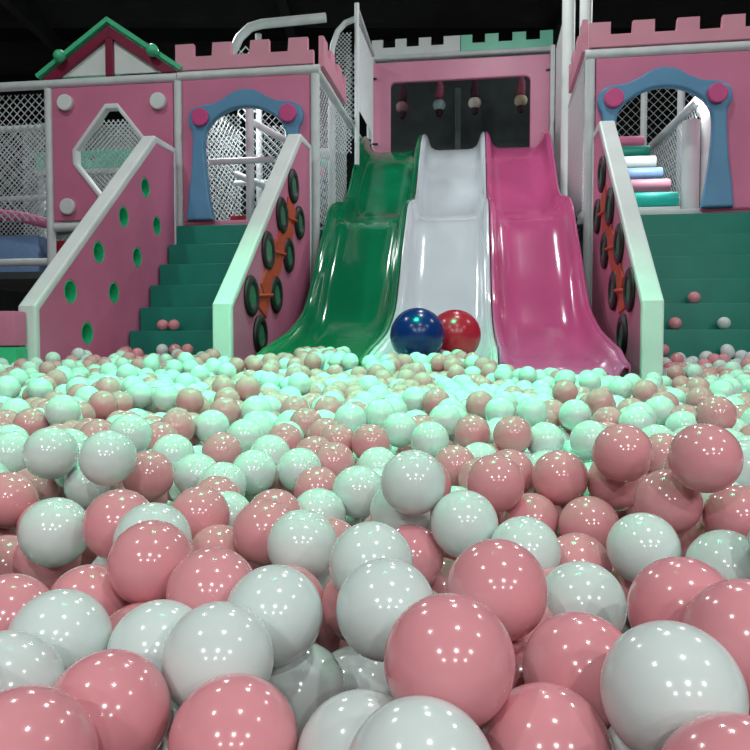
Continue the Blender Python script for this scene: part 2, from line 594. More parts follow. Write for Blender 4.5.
# ------------------------------------------------------------------ diamond window panel
t = thing('window_panel', -1.585, 0, 1.34, 'pink panel with diamond window under the gabled roof', 'panel')
dx, dz, cc = .318, .385, .05
dia = [(-cc, dz), (cc, dz), (dx, .055), (dx, -.055), (cc, -dz), (-cc, -dz), (-dx, -.055), (-dx, .055)]
zc = 1.825 - 1.34
loopi = [(a, b + zc) for a, b in dia]
plate('panel', [[(-.492, 0), (.492, 0), (.492, 1.015), (-.492, 1.015)], loopi], .05, 'pink', t)
s = .91
plate('window_trim', [[(a * 1.02, b * 1.02 + zc) for a, b in dia], [(a * s, b * s + zc) for a, b in dia]], .075, 'white', t, bevel=.01)
for a, b in ((-.368, .895), (.385, .872), (-.362, .105)):
    disc('round_button', a, b, .062, -.025, .04, 'white', t)

# gabled roof
t = thing('gable_roof', -1.603, .0, 2.43, 'gabled toy house roof with green edges and maroon beams', 'roof', None)
ap, hw = .375, .555
plate('gable_board', [[(-hw + .05, .02), (hw - .05, .02), (0, ap - .02)]], .02, 'white', t, bevel=.003, centre=.02)
tr = .075
for sx in (-1, 1):
    q = [(sx * hw, 0.0), (0, ap), (0, ap - .085), (sx * (hw - .125), 0.0)]
    plate('rafter', [q], .05, 'maroon', t, bevel=.004, centre=.0)
    # green roof slab going back
    bm = bmesh.new()
    a0, a1 = Vector((sx * (hw + .02), 0, .0)), Vector((0, 0, ap + .012))
    n_ = Vector((sx * ap, 0, hw)).normalized()
    vs = []
    for yy in (-.05, .62):
        for p in (a0, a1):
            for o_ in (.004, .036):
                q = p + n_ * o_
                if p is a1: q = Vector((sx * .0008, 0, p.z + o_ * 1.25))
                vs.append(bm.verts.new((q.x, yy, q.z)))
    for f in ((0, 1, 3, 2), (4, 6, 7, 5), (0, 4, 5, 1), (2, 3, 7, 6), (1, 5, 7, 3), (0, 2, 6, 4)):
        bm.faces.new([vs[i] for i in f])
    link('roof_slab', finish(bm), 'roofgreen', t)
    link('ball_ornament', finish(bm_sphere(.046, 18, 12, (sx * .375, -.072, .15))), 'roofgreen', t, True)
plate('king_post', [[(-.03, .0), (.03, .0), (.03, ap - .085), (-.03, ap - .085)]], .045, 'maroon', t, bevel=.004, centre=.0)


# ------------------------------------------------------------------ castle arch panels
def castle(uc, ul, ur, zb, zt, label, n_mer, mer_top, blue):
    t = thing('castle_panel', uc, 0, 1.31, label, 'panel', 'pink castle arch panels')
    Z = lambda z: z - 1.31
    dz_ = -.04
    outer = [(0, 2.31), (.08, 2.295), (.16, 2.25), (.24, 2.215), (.31, 2.205), (.37, 2.195), (.42, 2.165), (.44, 2.105), (.43, 2.05), (.408, 2.0), (.41, 1.85), (.425, 1.65), (.45, 1.45), (.46, 1.315)]
    inner = [(.25, 1.315), (.275, 1.45), (.30, 1.65), (.315, 1.85), (.31, 1.98), (.27, 2.06), (.2, 2.12), (.1, 2.165), (0, 2.178)]
    oc = [(p.x, p.y) for p in catmull([(a, b, 0) for a, b in outer], 5)]
    ic = [(p.x, p.y) for p in catmull([(a, b, 0) for a, b in inner], 5)]
    right = oc + ic
    lefth = [(-a, b) for a, b in reversed(ic[:-1])] 
    full = oc + ic + [(-a, b) for a, b in reversed(ic)][1:] + [(-a, b) for a, b in reversed(oc)][:-1]
    full = [(a, Z(b) + dz_ * min(1, Z(b) / .6)) for a, b in full]
    # pink sheet with the opening just outside the inner edge of the trim
    op = [(.27, 1.315), (.30, 1.5), (.33, 1.8), (.33, 2.0), (.24, 2.12), (.1, 2.185), (0, 2.195)]
    opc = [(p.x, p.y) for p in catmull([(a, b, 0) for a, b in op], 4)]
    sheet = [(ul - uc, 0), (-.27, 0)] + [(-a, Z(b) + dz_) for a, b in opc][1:] + [(a, Z(b) + dz_) for a, b in reversed(opc)][1:-1] + [(.27, 0), (ur - uc, 0), (ur - uc, Z(2.36)), (ul - uc, Z(2.36))]
    plate('panel', [sheet], .04, 'pink', t)
    tr = plate('arch_trim', [full], .07, blue, t, bevel=.014, centre=-.03)
    for sx in (-1, 1):
        disc('round_button', sx * .335, Z(2.107) + dz_, .066, -.065, .035, 'hot', tr)
    # battlement
    a, b = ul - uc - .05, ur - uc + .03
    gap_z, top = Z(zb), Z(zt)
    pts = [(b, Z(2.436)), (a, Z(2.436))]
    per = .292
    x = a
    mw = .143
    while x < b - .01:
        x1 = min(x + mw, b)
        pts += [(x, top), (x1, top)]
        if x1 + .14 < b:
            pts += [(x1, gap_z), (x1 + .142, gap_z)]
        elif x1 < b:
            pts += [(x1, gap_z), (b, gap_z)]
        x += per
    plate('battlement', [pts], .05, 'pinkpale', t, bevel=.004, centre=.0)
    return t


castle(-.52, -1.02, -.038, 2.535, 2.63, 'pink castle panel with blue arch above the stairs by the holed wall', 4, 0, 'blue')
castle(2.445, 1.998, 3.35, 2.52, 2.605, 'pink castle panel with blue arch framing turquoise and pink rollers', 5, 0, 'blue')
# battlement running back from each corner
for uu, lab in ((.035, 'pink battlement receding above the corner post by the green slide'), (1.93, 'pink battlement receding above the corner post by the pink slide')):
    pts = [(.95, 0), (0.05, 0)]
    x = .05
    while x < .93:
        pts += [(x, .22), (min(x + .143, .95), .22), (min(x + .143, .95), .125), (min(x + .285, .95), .125)]
        x += .285
    o = plate('battlement', [pts], .04, 'pinkpale', None, bevel=.004, plane='yz')
    at_local(o, uu, 0, 2.44)
    tag(o, lab, 'battlement')

# ------------------------------------------------------------------ portal above the slides
t = thing('portal_frame', .975, 2.27, 2.26, 'pink portal frame at the top of the three slides', 'frame')
hw, H = .885, .99
def rr(x0, x1, z0, z1, r, n=6):
    o = []
    for cx, cz, a0 in ((x1 - r, z1 - r, 0), (x0 + r, z1 - r, PI / 2), (x0 + r, z0 + r, PI), (x1 - r, z0 + r, 3 * PI / 2)):
        for i in range(n + 1):
            a = a0 + PI / 2 * i / n
            o.append((cx + r * math.cos(a), cz + r * math.sin(a)))
    return o
plate('panel', [[(-hw, -.05), (hw, -.05), (hw, H), (-hw, H)], rr(-.705, .695, .0, .785, .05)], .05, 'portal', t, bevel=.012)
for a, b in ((-hw + .01, .83), (hw - .01, .83), (-hw + .02, .17), (hw - .02, .2)):
    box('dark_strap', a - .03, a + .03, -.036, -.026, b - .01, b + .01, 'rubber', t, .003)

for sx, mm, lab in ((-1, 'white', 'white battlement board above the pink portal'), (1, 'mint', 'green battlement board above the pink portal')):
    x0, x1 = (0.03, .965) if sx < 0 else (.97, 1.91)
    n = 4
    pts = [(x1 - x0, 0), (0, 0)]
    per = .272 if sx < 0 else .27
    x = 0.0
    W_ = x1 - x0
    if sx < 0:
        seq = [(0, .12, 1), (.12, .25, 0), (.25, .37, 1), (.37, .50, 0), (.50, .63, 1), (.63, .76, 0), (.76, W_, 1)]
    else:
        seq = [(0, .12, 1), (.12, .25, 0), (.25, .39, 1), (.39, .53, 0), (.53, .67, 1), (.67, .81, 0), (.81, W_, 1)]
    for a, b, up in seq:
        z = .235 if up else .15
        pts += [(a, z), (b, z)]
    o = plate('battlement', [pts], .04, mm, None, bevel=.004)
    at_local(o, x0, 2.566, 3.365)
    tag(o, lab, 'battlement')
pole('padded_tube', [(.06, 2.50, 2.192), (.06, 2.50, 3.385), (1.9, 2.50, 3.385), (1.9, 2.50, 2.192)], 'white tube under the white and green battlement boards', .034)

# added dark sheet for the unlit room, and hanging plush toys behind the portal
o = link('shade_sheet', None or finish(bm_box(-.93, .93, 0, .04, 0, 1.65)), 'shade_sheet')
at_local(o, .98, 3.8, 2.192)
tag(o, 'added dark grey sheet for the unlit room behind the hanging toys', 'backdrop')
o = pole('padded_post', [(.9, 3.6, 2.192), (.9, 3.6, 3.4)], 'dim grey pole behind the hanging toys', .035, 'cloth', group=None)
o = pole('hanging_rail', [(.06, 2.75, 2.192), (.06, 2.75, 3.25), (1.9, 2.75, 3.25), (1.9, 2.75, 2.192)], 'dark rail that the plush toys hang from', .012, 'rubber', group=None)
for (px, uu, hh, fm, hm, lab) in ((402, .335, 2.955, 'facep', 'body', 'dim rose plush toy hanging at the green slide end of the rail'),
                        (439, .735, 2.962, 'faceb', 'hat', 'plush toy with pale aqua head hanging between green and white slides'),
                        (474, 1.115, 2.962, 'face', 'body', 'plush toy with white head hanging above the white slide'),
                        (519, 1.60, 2.965, 'faced', 'hat', 'plush toy with cream head hanging above the pink slide')):
    t = thing('plush_toy', uu, 2.75, hh, lab, 'toy', 'plush toys hanging in the portal')
    link('head', finish(bm_sphere(.07, 18, 12, (0, 0, -.005), (1, .9, .95))), fm, t, True)
    link('hat', smooth_auto(finish(bm_tube([(0, 0, .048), (0, 0, .11), (.01, 0, .19), (0, 0, .272)], [.046, .05, .04, .012], 14))), hm, t)
    bd = link('body', smooth_auto(finish(bm_tube([(0, 0, -.13), (0, 0, -.11), (0, 0, -.07), (0, 0, -.045)], [.02, .036, .044, .03], 14))), 'body', t)

# ------------------------------------------------------------------ net enclosure beside the portal
pole('padded_post', [(.10, 1.22, 1.985), (.10, 1.22, 3.40)], 'bright white post above the upper edge of the green slide', .022)
pole('padded_tube', [(.10, 1.25, 3.35), (.10, 2.16, 3.30)], 'white tube running back from the bright post to the portal', .022)
pole('padded_post', [(.055, 2.20, 2.47), (.055, 2.20, 3.26)], 'white post at the edge of the pink portal by the green slide', .024)
pole('padded_post', [(-.15, 1.3, 1.4), (-.15, 1.3, 2.95), (-.135, 1.3, 3.08), (-.09, 1.3, 3.20), (-.02, 1.3, 3.27), (.07, 1.3, 3.30)], 'glossy white post curving over beside the green slide', .026)
net((.10, 1.26), (.10, 2.17), 2.50, 3.26, 'dense white net between the bright post and the pink portal', .026, .0036)
net((-.115, 1.335), (.03, 1.335), 2.12, 3.20, 'narrow dense white net strip beside the bright post', .026, .0036)
net((-.14, 1.9), (.0, 1.9), 2.4, 3.22, 'second white net strip behind the narrow one by the green slide', .037, .0032)
# long top tunnel going left
pole('padded_tube', [(-1.11, 1.3, 2.6), (-1.11, 1.3, 2.90), (-1.08, 1.3, 3.07), (-1.01, 1.3, 3.20), (-.91, 1.3, 3.285), (-.80, 1.3, 3.31), (-.2, 1.3, 3.33)], 'white curved tube rising above the left castle battlement', .042)
pole('padded_post', [(-.86, 1.40, 1.32), (-.86, 1.40, 3.26)], 'white post behind the left castle battlement', .03)
net((-1.05, 1.352), (-.88, 1.352), 2.45, 3.14, 'white net patch beneath the curved tube above the left castle', .06, .006)
# netting at the right of the portal
pole('padded_post', [(1.93, 1.2, 1.35), (1.93, 1.2, 3.7)], 'thick white post rising beside the pink slide', .055, 'white')
pole('padded_post', [(1.88, 2.18, 1.5), (1.88, 2.18, 3.3)], 'thin white post at the edge of the portal by the pink slide', .022)
pole('padded_post', [(2.03, .85, 1.35), (2.03, .85, 3.2)], 'clear wrapped white post behind the corner post by the pink slide', .05, 'white')
net((1.93, .10), (1.93, 1.12), 1.35, 2.35, 'dense white net beside the pink slide between corner and thick posts', .021, .0042)
net((1.91, 1.27), (1.91, 2.14), 1.7, 3.25, 'dense white net between the thick post and the portal by the pink slide', .021, .0042)
net((0.0, .05), (0.0, 1.25), 1.32, 2.36, 'white net beside the green slide under the receding tube', .045, .0026)
pole('padded_post', [(-.06, .88, 1.28), (-.06, .88, 2.40)], 'white post behind the net beside the green slide', .034)

# ------------------------------------------------------------------ foam rollers
def roller(u0, u1, w_, z, r, m, label, group):
    bm = bm_tube([(0, 0, 0), (.012, 0, 0), (u1 - u0 - .012, 0, 0), (u1 - u0, 0, 0)], [r * .86, r, r, r * .86], 20)
    o = link('foam_roller', smooth_auto(finish(bm)), m)
    at_local(o, u0, w_, z)
    return tag(o, label, 'roller', group)


names = ['turquoise', 'pink', 'blue', 'white', 'green', 'dusky pink']
mats = ['teal', 'pinkpale', 'skyblue', 'white', 'step', 'pink']
pos = ['lowest', 'second lowest', 'third from the bottom', 'fourth from the bottom', 'fifth from the bottom', 'topmost']
for k in range(6):
    roller(2.12, 2.62, .28 + .25 * k, 1.435 + .147 * k, .054 if k != 2 else .05, mats[k], '%s foam roller behind the blue arch, %s of six' % (names[k], pos[k]), 'rollers behind the blue arch')
names = ['mint', 'lower white', 'blue', 'pink', 'pale green', 'upper white']
mats = ['mint', 'white', 'skyblue', 'pinkpale', 'mint', 'white']
for k, zz in enumerate((1.465, 1.56, 1.66, 1.755, 1.845, 1.96)):
    roller(-.42, -.04, .20 + .10 * k, zz, .046, mats[k], '%s foam roller behind the net by the green slide, %s' % (names[k], pos[k]), 'rollers behind the net')
# backs of the roller stairs
t = thing('ramp_board', 2.36, .2, 1.29, 'dark padded ramp under the rollers behind the blue arch', 'ramp')
bm = bmesh.new()
vs = [bm.verts.new(p) for p in ((-.25, .1, 0), (.26, .1, 0), (.26, 1.55, .80), (-.25, 1.55, .80), (-.25, 1.55, 0), (.26, 1.55, 0))]
for f in ((0, 1, 2, 3), (0, 3, 4), (1, 5, 2), (0, 4, 5, 1), (3, 2, 5, 4)): bm.faces.new([vs[i] for i in f])
link('ramp_pad', finish(bm), 'cloth', t)
bx = box('white_riser', -.25, .265, .015, .085, 0, .085, 'white', t)
# inside the right arch
pole('padded_tube', [(2.775, .36, 2.165), (2.72, 1.75, 2.165)], 'white handrail tube sloping behind the blue arch with rollers', .033)
pole('padded_post', [(2.70, .25, 1.29), (2.70, .25, 1.98)], 'thick white padded post beside the turquoise roller', .062, 'white')
pole('padded_post', [(2.835, .25, 1.29), (2.835, .25, 1.97), (2.83, .27, 2.04), (2.82, .33, 2.08)], 'thickest white padded column inside the blue arch with rollers', .066, 'white')
pole('padded_post', [(2.83, 1.1, 1.3), (2.83, 1.1, 2.7)], 'slim white post behind the blue roller', .03)
pole('padded_post', [(2.70, 1.95, 0.0), (2.70, 1.95, 2.9)], 'slim white post above the topmost roller', .03)
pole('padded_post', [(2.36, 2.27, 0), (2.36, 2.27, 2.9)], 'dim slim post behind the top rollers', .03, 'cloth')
net((2.77, .36), (2.715, 1.75), 1.32, 2.13, 'white net beside the rollers under the handrail', .04, .003)
net((2.1, 2.35), (3.3, 2.35), 1.3, 2.9, 'white net far behind the rollers', .06, .003)
# inside the left arch
pole('padded_tube', [(-1.0, .50, 1.88), (-.46, .50, 1.88)], 'bright white crossbar inside the blue arch by the holed wall', .026)
pole('padded_tube', [(-1.0, 1.1, 1.83), (-.55, 1.1, 1.83)], 'short white crossbar deeper inside the left blue arch', .024)
pole('padded_post', [(-.70, .62, 1.29), (-.70, .62, 2.36)], 'white post in the left blue arch crossing the bright bar', .034)
pole('padded_post', [(-.47, 1.0, 1.29), (-.47, 1.0, 2.36)], 'white post deeper in the left blue arch', .034)
pole('padded_tube', [(-.70, .72, 2.25), (-.18, .74, 1.95)], 'diagonal white tube in the upper half of the left blue arch', .03)
pole('padded_tube', [(-.92, .88, 1.86), (-.40, .90, 1.66)], 'diagonal white tube in the lower half of the left blue arch', .03)
net((-.68, .8), (-.12, .8), 1.32, 2.35, 'white net hung across the left blue arch', .045, .0032)
net((-.98, 1.18), (-.13, 1.18), 1.32, 2.35, 'white net deeper inside the left blue arch', .05, .0035)
net((-1.02, 1.32), (-1.02, .1), 1.32, 2.35, 'white net along the window side of the left blue arch', .055, .003)
t = thing('padded_block', -.62, .83, 1.29, 'low green padded block inside the left blue arch', 'block')
box('green_pad', -.2, .10, 0, .2, 0, .10, 'green', t, .015)
box('white_top', -.2, .10, 0, .2, .103, .14, 'white', t, .01)
o = box('padded_block', -.15, .15, 0, .2, 0, .16, 'skyblue', None, .02); at_local(o, -.28, 1.35, 1.29)
tag(o, 'pale blue padded block behind the net in the left blue arch', 'block')
o = box('padded_block', -.08, .08, 0, .12, 0, .22, 'red', None, .02); at_local(o, -.90, .9, 1.29)
tag(o, 'red padded block behind the left column of the left blue arch', 'block')

# ------------------------------------------------------------------ beyond the diamond window and at the far left
t = thing('play_board', -2.0, 1.2, 2.03, 'mint green play board with dark star holes seen through the nets', 'board')
def star(cx, cz, r):
    return [(cx + (r if i % 2 == 0 else r * .42) * math.sin(i * PI / 5), cz + (r if i % 2 == 0 else r * .42) * math.cos(i * PI / 5)) for i in range(10)]
plate('panel', [[(-1.0, 0), (.62, 0), (.62, .17), (-1.0, .17)]] + [star(a, .09, .05) for a in (-.78, -.42, -.05, .32)], .03, 'mint', t)
box('white_ledge', -1.0, .62, -.03, .05, -.05, -.002, 'white', t, .008)
for xx in (-.95, .57):
    box('leg', xx - .03, xx + .03, -.01, .03, -1.046, -.052, 'tube', t, .008)
net((-3.3, .06), (-2.16, .06), 1.36, 2.35, 'white net left of the post beside the diamond window', .045, .0042)
net((-3.4, .75), (-1.1, .75), 1.3, 2.3, 'dense white net behind the diamond window', .032, .0042)
net((-3.4, 1.6), (-1.1, 1.6), 1.3, 2.6, 'dense white net far behind the mint play board', .035, .0050)
pole('padded_tube', [(-3.4, .1, 2.10), (-2.15, .1, 2.10)], 'white crossbar on the net beside the diamond window', .024)
pole('padded_post', [(-2.36, .5, 1.28), (-2.36, .5, 1.70)], 'short white post behind the net at the far left', .028)
pole('padded_tube', [(-3.4, .5, 1.63), (-2.2, .5, 1.63)], 'white crossbar behind the net at the far left', .022)
pole('padded_tube', [(-1.9, .8, 1.68), (-1.15, .8, 1.68)], 'white crossbar seen low in the diamond window', .022)
pole('padded_post', [(-1.55, .70, 1.3), (-1.55, .70, 2.3)], 'dim white post seen in the middle of the diamond window', .03)
pole('padded_tube', [(-3.4, .02, 1.03), (-2.15, .02, 1.03)], 'white tube above the dark gap at the far left', .03)
t = link('curved_pad', smooth_auto(finish(bm_tube([(-1.1, 0, .12), (-.7, 0, .10), (-.35, 0, .06), (0, 0, -.03)], .045, 14))), 'pink')
at_local(t, -2.19, .25, 1.37)
tag(t, 'curved pink padded bar at the far left behind the net', 'bar')
o = link('green_mound', finish(bm_sphere(.16, 20, 12, (0, 0, 0), (1, .7, .8))), 'green', None, True)
at_local(o, -2.30, .45, 1.43)
tag(o, 'rounded green padded mound at the far left behind the net', 'mound')
o = box('padded_block', -.11, .11, 0, .2, 0, .26, 'red', None, .02); at_local(o, -2.25, .35, .982)
tag(o, 'dark red padded block beside the lower left post', 'block')
o = box('padded_block', -.5, .13, 0, .2, 0, .31, 'skyblue', None, .02); at_local(o, -2.58, .35, .982)
tag(o, 'pale blue padded block at the far left under the pink bar', 'block')
# low under-deck
t = thing('platform', -2.3, .3, .98, 'dark deck at the far left under the padded blocks', 'platform')
box('deck', -1.2, .68, -.05, 1.4, -.06, .0, 'cloth', t, .006)

# ------------------------------------------------------------------ exercise balls
RX = .132
for px, uu, ww, m_, lab in ((415, .93, -1.86, 'xblue', 'large shiny dark blue ball at the foot of the white slide'), (453, 1.10, -1.640, 'xred', 'large red ball half behind the dark blue ball')):
    o = link('exercise_ball', finish(bm_sphere(RX, 48, 32)), m_, None, True)
    at_local(o, uu, ww, .433)
    tag(o, lab, 'ball')
#@@BALLS
# ------------------------------------------------------------------ the balls in the pit
R = 0.0375
CP, SP_ = math.cos(PITCH), math.sin(PITCH)


def unproject(px, py, depth):
    a, b = (px - 375) / F_PX, -(py - 375) / F_PX
    return np.array([a, CP + b * SP_, -SP_ + b * CP]) * depth + np.array([0, 0, HC])


def project(P):
    d = P - np.array([0, 0, HC])
    dep = d[:, 1] * CP - d[:, 2] * SP_
    up = d[:, 1] * SP_ + d[:, 2] * CP
    return 375 + F_PX * d[:, 0] / dep, 375 - F_PX * up / dep, dep


# measured balls: image centre, image radius, colour
SEEN = """55 532 34 W;152 542 40 W;153 563 41 P;207 592 46 P;89 606 41 P;60 641 50 W;163 652 49 W;222 659 52 W;272 629 48 W;305 685 45 W;352 690 43 W;386 609 50 W;
452 666 68 P;354 601 38 P;293 598 36 P;302 548 36 W;370 568 40 W;413 559 31 P;465 525 34 W;497 590 51 P;440 588 30 P;520 550 34 W;577 567 32 P;582 605 42 W;620 612 30 W;
580 671 56 P;672 693 70 W;685 612 56 P;641 588 32 P;643 555 33 W;725 568 37 W;722 506 29 W;668 502 33 P;616 481 29 P;560 478 28 P;509 475 26 P;705 458 38 P;716 415 25 P;
622 456 30 P;589 526 29 P;530 520 28 P;497 485 29 P;513 435 20 P;645 392 13 P;698 389 13 P;590 382 12 W;621 389 13 W;565 392 12 P;565 380 11 W;660 411 14 W;634 424 17 W;683 428 15 W;
545 441 18 W;663 455 22 P;472 433 18 P;455 467 16 P;479 463 18 W;481 480 15 P;414 483 34 W;356 493 25 W;400 512 30 W;317 490 20 P;284 442 14 P;306 424 12 P;326 436 14 P;338 442 14 P;
315 456 14 P;333 463 15 P;369 443 15 P;275 518 28 P;258 535 30 P;322 515 23 W;50 478 20 P;35 490 20 P;52 454 27 W;76 467 24 W;90 484 24 W;108 458 29 W;130 435 24 W;177 428 18 P;
160 440 15 P;173 455 20 W;148 477 24 P;118 479 19 P;222 452 18 P;197 476 20 W;222 487 22 W;217 500 21 P;120 525 36 P;143 500 20 P;204 522 26 P;229 555 27 P;231 524 16 W;254 472 16 W;
140 395 15 W;103 405 15 P;166 398 13 W;190 401 13 P;225 412 15 P;40 390 16 W;32 425 16 P;62 412 20 W;212 427 16 W;45 560 30 P;8 566 30 P;222 550 30 P;262 541 20 P;
10 620 44 P;5 690 56 W;118 716 58 P;238 735 60 P;420 770 70 W;545 752 66 P;742 640 60 P;352 758 62 W;170 745 55 W;40 752 62 P;735 520 32 P;748 470 30 W;
400 430 17 W;430 440 18 W;380 415 15 W;350 420 16 W;445 420 15 W;300 470 16 W;270 455 15 W;245 437 15 W;378 468 18 W;600 402 14 P;575 415 16 W;532 412 16 W;610 423 16 P;500 412 14 W;
640 418 16 W;700 400 13 P;722 392 14 W;590 440 20 W;480 405 14 P;436 402 13 P;415 400 13 W;690 470 26 P;12 455 24 W;8 500 28 P;660 545 28 P;700 540 30 P;525 588 30 P;330 570 26 W;330 545 22 P"""
anch, acol, arad = [], [], []
for s_ in SEEN.replace('\n', '').split(';'):
    a_ = s_.split()
    px, py, rr_, c_ = float(a_[0]), float(a_[1]), float(a_[2]), a_[3]
    d_r = F_PX * R / rr_
    hs = 0.19 if d_r < 1.3 else 0.19 - 0.042 * (d_r - 1.3)
    d_y = F_PX * hs / max(py - 342, 12)
    k = 0.85 if rr_ > 26 else (0.55 if rr_ > 16 else 0.4)
    d_ = math.exp(k * math.log(d_r) + (1 - k) * math.log(d_y))
    anch.append(unproject(px, py, d_))
    acol.append(c_ == 'P')
    arad.append(rr_)
anch = np.array(anch)
rng = np.random.default_rng(11)


def sst(v, a, b):
    t_ = np.clip((v - a) / (b - a), 0, 1)
    return t_ * t_ * (3 - 2 * t_)


def surf(y, x=0.0):           # mean height of the top layer's centres: it dips before the pink slide
    dip = .065 * sst(x, .42, .70) * (1 - sst(x, 1.2, 1.5)) * sst(y, 2.1, 2.8)
    return HC - np.interp(y, [0, 1.2, 1.8, 2.6, 3.8, 5.2], [.205, .195, .175, .150, .118, .078]) - dip


def pairs(P, cut):
    n = len(P)
    ij = np.floor(P / cut).astype(np.int64)
    ij -= ij.min(0) - 1
    dim = ij.max(0) + 2
    key = (ij[:, 0] * dim[1] + ij[:, 1]) * dim[2] + ij[:, 2]
    o = np.argsort(key, kind='stable')
    ks = key[o]
    out = []
    for dx in (-1, 0, 1):
        for dy in (-1, 0, 1):
            for dz in (-1, 0, 1):
                off = (dx * dim[1] + dy) * dim[2] + dz
                if off < 0: continue
                lo = np.searchsorted(ks, key + off, 'left')
                hi = np.searchsorted(ks, key + off, 'right')
                cnt = hi - lo
                ii = np.repeat(np.arange(n), cnt)
                st = np.repeat(lo - np.concatenate(([0], np.cumsum(cnt)[:-1])), cnt)
                jj = o[st + np.arange(cnt.sum())]
                m_ = (ii < jj) if off == 0 else np.ones(len(ii), bool)
                ii, jj = ii[m_], jj[m_]
                d = P[ii] - P[jj]
                c = (d * d).sum(1) < cut * cut
                out.append((ii[c], jj[c]))
    return np.concatenate([a for a, b in out]), np.concatenate([b for a, b in out])


eu = np.array([EU.x, EU.y, 0.0]); ew = np.array([EW.x, EW.y, 0.0]); p0 = np.array([P0.x, P0.y, 0.0])
FLOW = np.array([f_.y for f_ in floc])[::-1]
FLOZ = np.array([f_.z for f_ in floc])[::-1]
RIMZ = np.array([f_.z for f_ in rimc])[::-1]


def push_box(u, w_, lo_u, hi_u, lo_w):
    """keep centres out of a wall that reaches from lo_w backwards"""
    inside = (u > lo_u - R) & (u < hi_u + R) & (w_ > lo_w - R)
    a, b, c = u - (lo_u - R), (hi_u + R) - u, w_ - (lo_w - R)
    front = inside & (c <= np.minimum(a, b))
    left = inside & ~front & (a <= b)
    right = inside & ~front & ~left
    w_[front] = lo_w - R
    u[left] = lo_u - R
    u[right] = hi_u + R


def collide(P, floor_z):
    d = P - p0
    u, w_, z = d @ eu, d @ ew, P[:, 2].copy()
    for uf, fd, wn in ((W1, 1, -1.925), (W2, 1, -1.88), (W3, -1, -1.88)):
        lo, hi = (uf - TH, uf) if fd > 0 else (uf, uf + TH)
        push_box(u, w_, lo - .008, hi + .043 if fd > 0 else hi + .008, wn) if fd > 0 else push_box(u, w_, lo - .043, hi + .008, wn)
    left = (u < W1 - .035) & (w_ > -2.035 - R)
    w_[left] = -2.035 - R
    for lo, hi in ((W1, W2 - TH), (W3 + TH, 9)):
        for i in range(0, 8):
            zt, wf = STEP_Z - RISE * i, STEP_W - RUN * i
            ins = (u > lo - .03) & (u < hi + .03) & (w_ > wf - R) & (z < zt + R)
            fr = ins & ((w_ - (wf - R)) < (zt + R - z))
            up_ = ins & ~fr
            w_[fr] = wf - R
            z[up_] = zt + R
    # slides: stay above the chute, or in front of its mouth
    ins = (u > .02) & (u < 1.95) & (w_ > -2.215 - R)
    zf = np.interp(w_, FLOW, FLOZ)
    edge = np.minimum.reduce([np.abs(u - e) for e in (.09, .125, .715, 1.315, 1.905, 1.94)])
    zz = np.where(edge < .17, zf + (np.interp(w_, FLOW, RIMZ) - zf) * np.clip((.17 - edge) / .10, 0, 1), zf) + R + .006
    low = ins & (z < zz)
    fr = low & ((w_ + 2.215 + R) < (zz - z))
    w_[fr] = -2.215 - R
    z[low & ~fr] = zz[low & ~fr]
    # exercise balls
    P[:] = p0 + np.outer(u, eu) + np.outer(w_, ew)
    P[:, 2] = np.maximum(z, floor_z + R)
    for c in XC:
        v = P - c
        l = np.sqrt((v * v).sum(1))
        m_ = l < RX + R
        P[m_] = c + v[m_] / l[m_, None] * (RX + R)


XC = [np.array(L(.93, -1.86, .433)), np.array(L(1.10, -1.640, .433))]
LAY = 0.0605
A = anch.copy()
eye = np.array([0, 0, HC])
for it in range(400):                      # part measured balls that would overlap, mostly along the line of sight
    ii, jj = pairs(A, 2 * R * 1.0005)
    if not len(ii): break
    d = A[ii] - A[jj]
    l = np.sqrt((d * d).sum(1)) + 1e-9
    c = d / l[:, None] * ((2 * R * 1.002 - l) * .5)[:, None]
    vi = A[ii] - eye; vi /= np.sqrt((vi * vi).sum(1))[:, None]
    s_ = (d * vi).sum(1)
    sg_ = np.where(s_ >= 0, 1.0, -1.0)
    k_ = .25 if it < 250 else .8
    along = vi * (sg_ * ((2 * R * 1.002 - l) * .8))[:, None]
    mv = c * k_ + along * (1 - k_)
    np.add.at(A, ii, mv * .5)
    np.add.at(A, jj, -mv * .5)
    if it < 250: A += (anch - A) * 0.004
collide(A, 0.0)

# loose layers below and around them
cand = []
s2 = 2 * R * 1.01
y = 0.06
row = 0
while y < 6.6:
    half = .60 * y + .42
    xs = np.arange(-half, half, s2)
    for lay in range(4):
        if lay == 3 and y > 2.2: continue
        if lay == 2 and y > 3.8: continue
        hz = surf(y, xs) - lay * LAY + .004
        xo = (row % 2) * R + (lay % 2) * R
        pts = np.stack([xs + xo, np.full(len(xs), y + (lay % 2) * .043), hz + 0 * xs], 1)
        cand.append(pts)
    y += s2 * .866
    row += 1
Q = np.concatenate(cand)
Q += rng.normal(0, .009, Q.shape)
dq = Q - p0
uq, wq = dq @ eu, dq @ ew
far_ok = np.where((uq > W1) & (uq < W2 - TH), wq < -1.05, np.where(uq > W3 + TH, wq < -1.05, np.where(uq < W1 - .03, wq < -2.05, wq < -1.70)))
far_ok &= ~((uq > W2 - TH - .03) & (uq < W2 + .08) & (wq > -1.9)) & ~((uq > W3 - .08) & (uq < W3 + TH + .03) & (wq > -1.9)) & ~((uq > W1 - TH - .03) & (uq < W1 + .03) & (wq > -1.9))
clear = np.sqrt(Q[:, 0] ** 2 + Q[:, 1] ** 2 + (Q[:, 2] - HC) ** 2) > .20
Q = Q[far_ok & clear]
near = np.zeros(len(Q), bool)
for a_ in A:
    near |= ((Q - a_) ** 2).sum(1) < (1.55 * R) ** 2
Q = Q[~near]
keep = rng.random(len(Q)) > .05
Q = Q[keep]
nA = len(A)
P = np.concatenate([A, Q])
